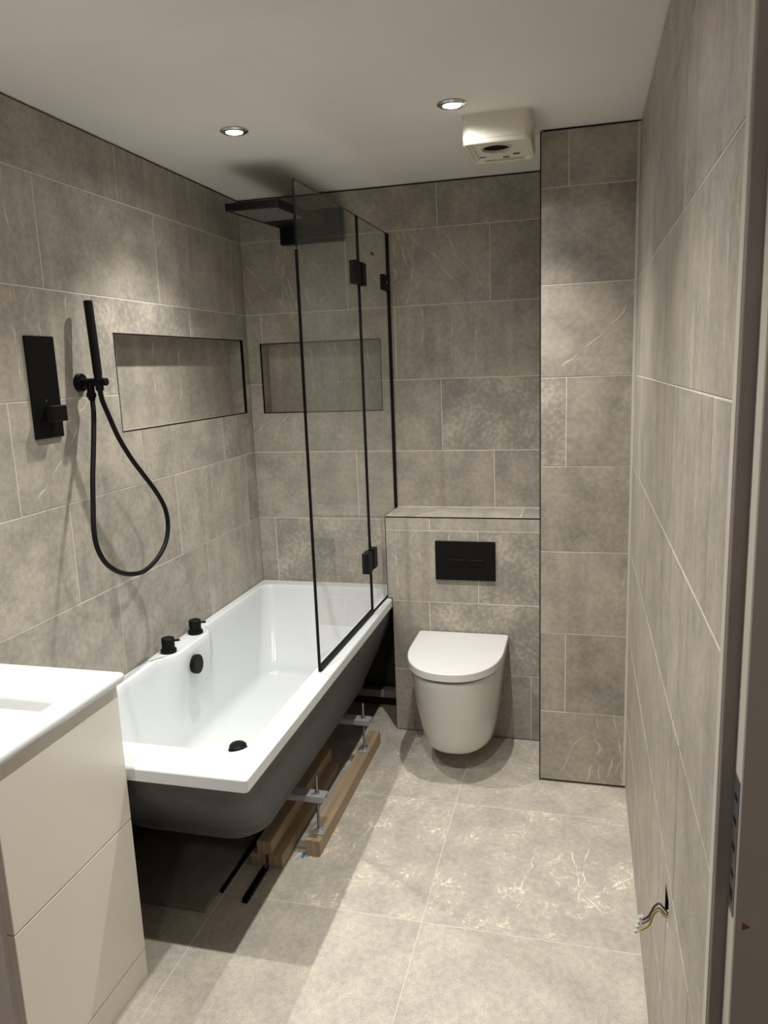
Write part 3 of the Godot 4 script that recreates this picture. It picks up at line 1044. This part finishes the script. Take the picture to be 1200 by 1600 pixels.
# ================================================================ vanity
func build_vanity() -> void:
	var o := thing("vanity_unit", "off-white handleless two-drawer vanity cabinet at the end of the bath", "cabinet", Vector3.ZERO)
	var z0 := 1.6625
	var z1 := 2.072
	var xf := 0.353
	for za in [z0 + 0.001, z1 - 0.017]:
		bar(o, "side_panel", Vector3(0.003, 0.0, za), Vector3(xf - 0.019, 0.8120, za + 0.016), M.cabinet, 0.001)
	bar(o, "back_panel", Vector3(0.003, 0.08, z0 + 0.0175), Vector3(0.013, 0.7, z1 - 0.0175), M.cabinet, 0.0)
	bar(o, "bottom_panel", Vector3(0.0135, 0.08, z0 + 0.0175), Vector3(xf - 0.019, 0.096, z1 - 0.0175), M.cabinet, 0.0)
	bar(o, "plinth", Vector3(xf - 0.0185, 0.0, z0), Vector3(xf - 0.001, 0.0785, z1), M.cabinet, 0.001)
	bar(o, "drawer_front", Vector3(xf - 0.0185, 0.0815, z0), Vector3(xf, 0.4475, z1), M.cabinet, 0.0012)
	bar(o, "drawer_front", Vector3(xf - 0.0185, 0.4505, z0), Vector3(xf, 0.808, z1), M.cabinet, 0.0012)
	# basin slab with a rectangular bowl
	var b := thing("basin", "thin white rectangular basin set on the vanity cabinet", "basin", Vector3.ZERO)
	var rows: Array = []
	var X1 := 0.376
	var Z0 := 1.6555
	var Z1 := 2.082
	var f := func(x0, x1, za, zb, r, y): return ring(x0, x1, za, zb, r, y, 12, 12, 6)
	rows.append(f.call(0.012, X1 - 0.014, Z0 + 0.012, Z1 - 0.012, 0.006, 0.8125))
	rows.append(f.call(0.004, X1 - 0.006, Z0 + 0.005, Z1 - 0.005, 0.006, 0.8140))
	rows.append(f.call(0.002, X1 - 0.001, Z0 + 0.001, Z1 - 0.001, 0.008, 0.8200))
	rows.append(f.call(0.002, X1, Z0, Z1, 0.008, 0.8270))
	rows.append(f.call(0.003, X1 - 0.001, Z0 + 0.001, Z1 - 0.001, 0.008, 0.8335))
	rows.append(f.call(0.006, X1 - 0.004, Z0 + 0.004, Z1 - 0.004, 0.008, 0.8372))
	rows.append(f.call(0.012, X1 - 0.010, Z0 + 0.010, Z1 - 0.010, 0.008, 0.8380))
	rows.append(f.call(0.055, 0.322, 1.826, 2.056, 0.012, 0.8380))
	rows.append(f.call(0.060, 0.317, 1.831, 2.051, 0.012, 0.8365))
	rows.append(f.call(0.063, 0.313, 1.835, 2.047, 0.014, 0.8300))
	rows.append(f.call(0.076, 0.298, 1.850, 2.034, 0.03, 0.770))
	rows.append(f.call(0.095, 0.280, 1.870, 2.016, 0.03, 0.748))
	rows.append(f.call(0.150, 0.220, 1.920, 1.970, 0.02, 0.745))
	part("slab", skin(rows, false, true, true, true), M.basin, b)


# ================================================================ toilet
func dee(cx: float, zb: float, hw: float, zf: float, y: float, straight: float, rc := 0.012) -> Array:
	# D outline: flat back at zb, straight sides, elliptical front to zf
	var out: Array = []
	var zs := zb + (zf - zb) * straight
	for i in 5:
		var a := PI + PI / 2 * i / 4.0
		out.append(Vector3(cx - hw + rc + rc * cos(a), y, zb + rc + rc * sin(a)))
	for i in 5:
		var a := -PI / 2 + PI / 2 * i / 4.0
		out.append(Vector3(cx + hw - rc + rc * cos(a), y, zb + rc + rc * sin(a)))
	for i in range(1, 6):
		out.append(Vector3(cx + hw, y, lerpf(zb + rc, zs, i / 6.0)))
	for i in 33:
		var a := PI * i / 32.0
		var c := cos(a)
		var s := sin(a)
		out.append(Vector3(cx + hw * signf(c) * pow(absf(c), 0.86), y, zs + (zf - zs) * pow(s, 0.90)))
	for i in range(1, 6):
		out.append(Vector3(cx - hw, y, lerpf(zs, zb + rc, i / 6.0)))
	return out

func build_toilet() -> void:
	var o := thing("toilet", "white wall-hung toilet with the lid closed beneath the black flush plate", "toilet", Vector3.ZERO)
	var cx := 0.972
	var zb := ZB + 0.0005
	var rows: Array = []
	var prof := [[0.4105, 0.165, 0.634], [0.4125, 0.170, 0.641], [0.4115, 0.1738, 0.6458], [0.408, 0.1755, 0.6475], [0.385, 0.1742, 0.6450], [0.34, 0.1700, 0.6365], [0.29, 0.1645, 0.6250], [0.24, 0.1585, 0.6110], [0.19, 0.1520, 0.5950], [0.145, 0.1455, 0.5780], [0.115, 0.1405, 0.5650], [0.100, 0.1370, 0.5570], [0.091, 0.1315, 0.5480], [0.087, 0.1240, 0.5380], [0.086, 0.115, 0.525]]
	for q in prof:
		rows.append(dee(cx, zb, q[1], q[2], q[0], 0.36, 0.02))
	part("pan", skin(rows, true, true, true, true), M.ceramic, o)
	rows = []
	for q in [[0.4130, 0.160], [0.4135, 0.164], [0.4240, 0.164], [0.4245, 0.160]]:
		rows.append(dee(cx, zb + 0.012, q[1], 0.636 + (q[1] - 0.164), q[0], 0.40))
	part("seat", skin(rows, false, true, true, true), M.lid, o)
	rows = []
	for q in [[0.4250, 0.178, 0.6530], [0.4255, 0.1822, 0.6576], [0.4268, 0.1835, 0.6590], [0.4520, 0.1832, 0.6587], [0.4548, 0.1822, 0.6576], [0.4558, 0.1800, 0.6552], [0.4562, 0.172, 0.646], [0.4566, 0.10, 0.55]]:
		rows.append(dee(cx, zb + 0.006 + (0.1835 - q[1]) * 0.6, q[1], q[2], q[0], 0.40))
	part("lid", skin(rows, false, true, true, true, [2, 3, 5]), M.lid, o)

func build_flush_plate() -> void:
	var o := thing("flush_plate", "matt black dual flush plate on the tiled boxing", "flush plate", Vector3.ZERO)
	bar(o, "plate", Vector3(0.8625, 0.678, ZB + 0.0005), Vector3(1.105, 0.839, ZB + 0.010), M.black_soft, 0.0015)
	bar(o, "button", Vector3(0.924, 0.733, ZB + 0.0096), Vector3(0.986, 0.764, ZB + 0.0122), M.black, 0.001)
	bar(o, "button", Vector3(0.999, 0.734, ZB + 0.0096), Vector3(1.058, 0.764, ZB + 0.0122), M.black, 0.001)


# ================================================================ shower
func build_shower_head() -> void:
	var o := thing("rain_shower", "black rectangular rain shower head mounted high on the end wall", "shower head", Vector3.ZERO)
	bar(o, "wall_mount", Vector3(0.200, 2.055, 0.0008), Vector3(0.472, 2.184, 0.040), M.black_soft, 0.002)
	var tilt := atan2(0.023, 0.53)
	var xf := Transform3D(Basis(Vector3.RIGHT, tilt), Vector3(0.308, 2.131, 0.038))
	var st := surf()
	bx(st, Vector3(-0.103, -0.0125, -0.003), Vector3(0.103, 0.0125, 0.522), 0.002, xf)
	var head := part("spray_head", st.commit(), M.black, o)
	# nozzle field: raised nubs in rows, one piece
	st = surf()
	for i in 13:
		for j in 21:
			var c := xf * Vector3(-0.078 + 0.013 * i, -0.0125, 0.235 + 0.0132 * j)
			lathe(st, [Vector2(0.0034, 0.0), Vector2(0.0026, 0.0022), Vector2(0, 0.0024)], at(c, xf.basis * Vector3.DOWN), 6)
	var nz := part("nozzles", st.commit(), plain(Color8(150, 146, 139), 0.6), head, "rows of small rubber nozzles")
	nz.set_meta("kind", "stuff")

func build_valve() -> void:
	var o := thing("shower_valve", "tall black shower control plate with a square lever on the tiled wall", "shower valve", Vector3.ZERO)
	bar(o, "plate", Vector3(0.0006, 1.376, 1.297), Vector3(0.0085, 1.652, 1.411), M.black, 0.001)
	bar(o, "collar", Vector3(0.0085, 1.424, 1.326), Vector3(0.026, 1.462, 1.364), M.black_gloss, 0.002)
	bar(o, "lever", Vector3(0.0255, 1.421, 1.322), Vector3(0.046, 1.465, 1.385), M.black, 0.002)
	part("indicator_dot", lathe_mesh([Vector2(0, 0.0006), Vector2(0.002, 0.0005), Vector2(0.0025, 0)], at(Vector3(0.0085, 1.478, 1.356), Vector3.RIGHT), 12), M.steel, o)

func build_hand_shower() -> void:
	var o := thing("hand_shower", "black hand shower with a looping hose on a wall bracket", "hand shower", Vector3.ZERO)
	var y := 1.523
	var z := 1.196
	var st := surf()
	lathe(st, [Vector2(0.0, 0.013), Vector2(0.025, 0.013), Vector2(0.0265, 0.0115), Vector2(0.0265, 0.0005)], at(Vector3(0, y, z), Vector3.RIGHT), 36)
	lathe(st, [Vector2(0, 0.094), Vector2(0.0105, 0.094), Vector2(0.0115, 0.093), Vector2(0.0115, 0.012)], at(Vector3(0, y, z), Vector3.RIGHT), 28)
	var br := part("bracket", st.commit(), M.black, o)
	st = surf()
	lathe(st, [Vector2(0.011, 0.0), Vector2(0.011, -0.030), Vector2(0.0135, -0.0305), Vector2(0.0135, -0.044), Vector2(0.010, -0.0445), Vector2(0.010, -0.052), Vector2(0, -0.052)], at(Vector3(0.038, y, z)), 28)
	part("outlet_elbow", st.commit(), M.black, br)
	# the wand leans back to the wall a little
	var foot := Vector3(0.0695, 1.497, 1.1975)
	var lean := (Vector3(0.046, 1.754, 1.177) - foot).normalized()
	part("wand", lathe_mesh([Vector2(0, 0.259), Vector2(0.0122, 0.259), Vector2(0.0128, 0.2582), Vector2(0.0128, 0.050), Vector2(0.0118, 0.049), Vector2(0.0118, 0.004), Vector2(0.009, 0.0), Vector2(0.0, -0.001)], at(foot, lean), 32), M.black, o)
	var P := [[0.038, 1.476, 1.194], [0.046, 1.425, 1.207], [0.058, 1.335, 1.241], [0.068, 1.255, 1.273], [0.077, 1.175, 1.298], [0.085, 1.104, 1.318], [0.09, 1.051, 1.316], [0.095, 1.003, 1.292], [0.099, 0.965, 1.244], [0.101, 0.941, 1.184], [0.102, 0.932, 1.116], [0.102, 0.949, 1.041], [0.101, 0.987, 0.977], [0.1, 1.041, 0.948], [0.098, 1.101, 0.952], [0.095, 1.161, 0.989], [0.09, 1.226, 1.045], [0.085, 1.287, 1.098], [0.08, 1.357, 1.146], [0.075, 1.426, 1.177], [0.071, 1.470, 1.1935], [0.0695, 1.499, 1.1975]]
	var path: Array = []
	for q in P:
		path.append(Vector3(q[0], q[1], q[2]))
	part("hose", tube_mesh(path, 0.0073, 14, 8), M.black_soft, o)


# ================================================================ extractor fan
func build_fan() -> void:
	var o := thing("extractor_fan", "white extractor fan on the ceiling with its front cover missing", "extractor fan", Vector3.ZERO)
	var x0 := 1.077
	var x1 := 1.279
	var z0 := 0.522
	var z1 := 0.757
	var yb := 2.172
	var rows: Array = []
	var f := func(i, y, r): return ring(x0 + i, x1 - i, z0 + i, z1 - i, r, y, 8, 8, 6)
	rows.append(f.call(-0.001, H, 0.022))
	rows.append(f.call(-0.001, H - 0.002, 0.022))
	rows.append(f.call(0.0, H - 0.004, 0.022))
	rows.append(f.call(0.0, yb + 0.014, 0.022))
	part("housing", skin(rows, true, true, false, false), M.fan, o)
	rows = []
	rows.append(f.call(0.0006, yb + 0.0135, 0.022))
	rows.append(f.call(0.0006, yb + 0.003, 0.022))
	rows.append(f.call(0.004, yb, 0.02))
	rows.append(f.call(0.014, yb, 0.014))
	rows.append(f.call(0.016, yb + 0.006, 0.012))
	part("rim_frame", skin(rows, true, true, false, false), M.fan, o)
	# inner plate round the air inlet
	var cx := 1.170
	var cz := 0.676
	var inner := [x0 + 0.0155, x1 - 0.0155, z0 + 0.0155, z1 - 0.0155]
	var r1: Array = []
	var r2: Array = []
	var n := 64
	for i in n:
		var a := TAU * i / n
		var d := Vector2(cos(a), sin(a))
		var tx: float = absf((inner[1] if d.x > 0 else inner[0]) - cx) / maxf(absf(d.x), 1e-5)
		var tz: float = absf((inner[3] if d.y > 0 else inner[2]) - cz) / maxf(absf(d.y), 1e-5)
		var t := minf(tx, tz)
		r1.append(Vector3(cx + d.x * t, yb + 0.006, cz + d.y * t))
		r2.append(Vector3(cx + d.x * 0.043, yb + 0.006, cz + d.y * 0.043))
	part("inlet_plate", skin([r1, r2], true, true), M.fan_in, o)
	part("inlet_duct", lathe_mesh([Vector2(0.047, yb + 0.0058), Vector2(0.046, yb + 0.001), Vector2(0.0428, yb + 0.001), Vector2(0.042, yb + 0.008)], at(Vector3(cx, 0, cz)), 40), M.fan_in, o)
	part("duct_wall", lathe_mesh([Vector2(0.0425, yb + 0.004), Vector2(0.0415, yb + 0.06)], at(Vector3(cx, 0, cz)), 40), M.fan_dark, o)
	part("duct_top", lathe_mesh([Vector2(0.0415, yb + 0.05), Vector2(0.0, yb + 0.05)], at(Vector3(cx, 0, cz)), 40), M.black_soft, o)
	var hub := part("impeller", lathe_mesh([Vector2(0.0, yb + 0.014), Vector2(0.010, yb + 0.016), Vector2(0.014, yb + 0.024), Vector2(0.014, yb + 0.05)], at(Vector3(cx, 0, cz)), 24), plain(Color8(96, 94, 88), 0.5), o)
	for k in 7:
		var st := surf()
		bx(st, Vector3(0.012, -0.0008, -0.006), Vector3(0.039, 0.0008, 0.006), 0.0, Transform3D(Basis(Vector3.UP, TAU * k / 7.0) * Basis(Vector3.RIGHT, 0.6), Vector3(cx, yb + 0.032, cz)))
		part("blade", st.commit(), M.black_soft, hub)
	# clips, slots and ribs on the exposed face
	bar(o, "clip_rail", Vector3(1.120, yb - 0.003, 0.530), Vector3(1.245, yb + 0.002, 0.540), M.fan, 0.001)
	bar(o, "side_rib", Vector3(1.100, yb + 0.0005, 0.560), Vector3(1.104, yb + 0.0062, 0.715), M.fan_in, 0.0005)
	for k in 4:
		bar(o, "vent_slot", Vector3(1.180 + 0.005 * k, yb + 0.0048, 0.548), Vector3(1.1828 + 0.005 * k, yb + 0.0062, 0.568), M.black_soft, 0)
	bar(o, "wiring_slot", Vector3(1.214, yb + 0.0046, 0.582), Vector3(1.234, yb + 0.0062, 0.592), M.black_soft, 0)
	bar(o, "wiring_slot", Vector3(1.108, yb + 0.0046, 0.578), Vector3(1.128, yb + 0.0062, 0.583), M.black_soft, 0)
	bar(o, "wiring_slot", Vector3(1.146, yb + 0.0046, 0.615), Vector3(1.192, yb + 0.0062, 0.6185), M.black_soft, 0)
	bar(o, "moulded_mark", Vector3(1.150, yb + 0.0050, 0.729), Vector3(1.196, yb + 0.0062, 0.736), plain(Color8(196, 192, 180), 0.6), 0)
	for x in [1.098, 1.114]:
		part("screw_cap", lathe_mesh([Vector2(0, -0.003), Vector2(0.003, -0.002), Vector2(0.004, 0.001)], at(Vector3(x, yb + 0.005, 0.725)), 14), M.fan, o)


# ================================================================ under the bath
func timber(label: String, lo: Vector3, hi: Vector3, mat: Material, turn := 0.0) -> void:
	var c := Vector3((lo.x + hi.x) * 0.5, lo.y, (lo.z + hi.z) * 0.5)
	var o := MeshInstance3D.new()
	o.name = numbered("timber_batten")
	var st := surf()
	var e := (hi - lo) * 0.5
	# slightly rounded square timber with grain running along its length
	var sec: Array = []
	var r := 0.004
	for k in 4:
		for i in 4:
			var a := deg_to_rad(90.0 * k + 30.0 * i)
			var sx := 1.0 if k in [0, 3] else -1.0
			var sy := 1.0 if k < 2 else -1.0
			sec.append(Vector2(sx * (e.x - r) + r * cos(a), e.y + sy * (e.y - r) + r * sin(a)))
	var n := sec.size()
	var run := 0.0
	for i in n:
		var p: Vector2 = sec[i]
		var q: Vector2 = sec[(i + 1) % n]
		var nn := Vector2(q.y - p.y, p.x - q.x).normalized()
		var l := p.distance_to(q)
		var v := [Vector3(p.x, p.y, -e.z), Vector3(q.x, q.y, -e.z), Vector3(q.x, q.y, e.z), Vector3(p.x, p.y, e.z)]
		var t := [Vector2(run * 4.0, 0), Vector2((run + l) * 4.0, 0), Vector2((run + l) * 4.0, e.z * 2.0 * 0.9), Vector2(run * 4.0, e.z * 2.0 * 0.9)]
		run += l
		for w in [[0, 1, 2], [0, 2, 3]]:
			var x: Vector3 = (v[w[1]] - v[w[0]]).cross(v[w[2]] - v[w[0]])
			var nrm := Vector3(nn.x, nn.y, 0)
			for k in ([w[0], w[2], w[1]] if x.dot(nrm) > 0 else w):
				st.set_normal(nrm); st.set_uv(t[k]); st.add_vertex(v[k])
	for s in [-1.0, 1.0]:
		for i in n:
			var a := Vector3(0, e.y, e.z * s)
			var b := Vector3(sec[i].x, sec[i].y, e.z * s)
			var d := Vector3(sec[(i + 1) % n].x, sec[(i + 1) % n].y, e.z * s)
			var nrm := Vector3(0, 0, s)
			var tr := [a, b, d] if (b - a).cross(d - a).dot(nrm) < 0 else [a, d, b]
			for p in tr:
				st.set_normal(nrm); st.set_uv(Vector2(p.x * 4.0 + 0.3, p.y * 4.0)); st.add_vertex(p)
	o.mesh = st.commit()
	o.material_override = mat
	o.position = c
	o.rotation.y = turn
	add_child(o)
	tag(o, label, "timber", "timbers under the bath")

func build_under_bath() -> void:
	timber("single timber batten under the bath feet along the open side", Vector3(0.5885, 0.0002, 0.352), Vector3(0.6365, 0.0545, 1.112), M.wood)
	timber("short-ended lower timber batten beneath the stacked one, beside the black profile", Vector3(0.436, 0.0002, 0.62), Vector3(0.4825, 0.0455, 1.196), M.wood)
	timber("lower timber batten lying between the stacked pair and the foot batten", Vector3(0.4945, 0.0002, 0.62), Vector3(0.5400, 0.0460, 1.194), M.wood, 0.0)
	timber("timber batten stacked on top of the two lower ones", Vector3(0.459, 0.0464, 0.60), Vector3(0.507, 0.0915, 1.196), M.wood)
	var b := part("floor_board", box_mesh(Vector3(0.02, 0.0002, 0.70), Vector3(0.392, 0.014, 1.424), 0.001), M.board, self)
	tag(b, "flat brown board lying on the floor in the dark under the bath", "board")
	var o := thing("black_profile", "short black channel profile sticking out from between the battens", "trim profile", Vector3.ZERO, "loose black profiles")
	bar(o, "web", Vector3(0.4800, 0.0002, 1.202), Vector3(0.4965, 0.0022, 1.362), M.black_soft, 0.0003)
	bar(o, "flange", Vector3(0.4800, 0.0022, 1.202), Vector3(0.4816, 0.015, 1.362), M.black_soft, 0.0003)
	bar(o, "flange", Vector3(0.4949, 0.0022, 1.202), Vector3(0.4965, 0.015, 1.362), M.black_soft, 0.0003)
	var p := part("black_profile", box_mesh(Vector3(0.3955, 0.0002, 0.80), Vector3(0.4045, 0.010, 1.335), 0.0005), M.black_soft, self)
	tag(p, "long black strip lying along the edge of the floor board", "trim profile", "loose black profiles")
	var t := part("tile_offcut", box_mesh(Vector3(0.5425, 0.0002, 0.60), Vector3(0.5875, 0.010, 1.085), 0.0008), wall_mats[4], self)
	tag(t, "thin grey tile offcut on the floor between the battens", "tile offcut")
	var w := part("tile_wedge", wedge_mesh(), M.blue, self)
	w.position = Vector3(0.580, 0.0002, 1.118)
	tag(w, "tiny blue plastic tile wedge beside the end of the foot batten", "tile wedge")
	var r := part("wall_batten", box_mesh(Vector3(0.03, 0.0602, 0.0), Vector3(0.672, 0.095, 0.045), 0.002), M.frame_raw, self)
	tag(r, "timber batten fixed low along the end wall under the bath", "timber")

func wedge_mesh() -> ArrayMesh:
	var st := surf()
	var a := Vector3(-0.004, 0, -0.010)
	var b := Vector3(0.004, 0, -0.010)
	var c := Vector3(0.004, 0, 0.012)
	var d := Vector3(-0.004, 0, 0.012)
	var e := Vector3(-0.004, 0.006, -0.010)
	var f := Vector3(0.004, 0.006, -0.010)
	quad(st, a, b, c, d, Vector3.DOWN)
	quad(st, e, f, c, d, Vector3(0, 0.96, 0.26).normalized())
	quad(st, a, b, f, e, Vector3.FORWARD)
	tri(st, a, d, e, Vector3.LEFT)
	tri(st, b, c, f, Vector3.RIGHT)
	return st.commit()


# ================================================================ loose wires
func build_wires() -> void:
	var o := thing("loose_wires", "three loose electrical wires in a clear terminal strip from the tiled wall", "wires", Vector3.ZERO)
	bar(o, "back_box", Vector3(W + 0.0088, 0.479, 1.771), Vector3(W + 0.0098, 0.539, 1.827), plain(Color8(40, 36, 36), 0.8), 0)
	var ends := [Vector3(1.5565, 0.4655, 1.792), Vector3(1.5560, 0.4610, 1.7965), Vector3(1.5535, 0.4520, 1.803)]
	var tops := [0.512, 0.504, 0.5005]
	var mats := [M.wire_brown, M.wire_grey, M.wire_green]
	for k in 3:
		var e: Vector3 = ends[k]
		var path := [Vector3(W + 0.008, 0.490, 1.806 + 0.004 * k), Vector3(1.594, tops[k] - 0.006, 1.804 + 0.002 * k), Vector3(1.585, tops[k], 1.800 + 0.002 * k), Vector3(1.576, tops[k] - 0.012, 1.797 + 0.002 * k), Vector3(1.568, lerpf(tops[k], e.y, 0.75), lerpf(1.797, e.z, 0.7)), e]
		part("wire", tube_mesh(path, 0.0019 if k < 2 else 0.0023, 10, 6), mats[k], o, ["dark brown wire", "grey wire", "yellow and green earth wire"][k])
	var st := surf()
	var st2 := surf()
	for k in 4:
		var c := Vector3(1.5552 - 0.0028 * k, 0.4705 - 0.0068 * k, 1.790 + 0.0045 * k)
		var xf := Transform3D(Basis(Vector3.BACK, 0.35) * Basis(Vector3.UP, 0.3), c)
		bx(st, Vector3(-0.0075, -0.0032, -0.004), Vector3(0.0045, 0.0032, 0.004), 0.001, xf)
		lathe(st2, [Vector2(0, 0.0052), Vector2(0.0018, 0.005), Vector2(0.002, 0.0)], at(xf * Vector3(-0.004, 0, 0.002), Vector3(0.2, 0.5, 0.8)), 10)
	var tb := part("terminal_strip", st.commit(), M.clear, o, "clear plastic terminal strip")
	part("terminal_screws", st2.commit(), M.chrome, tb)
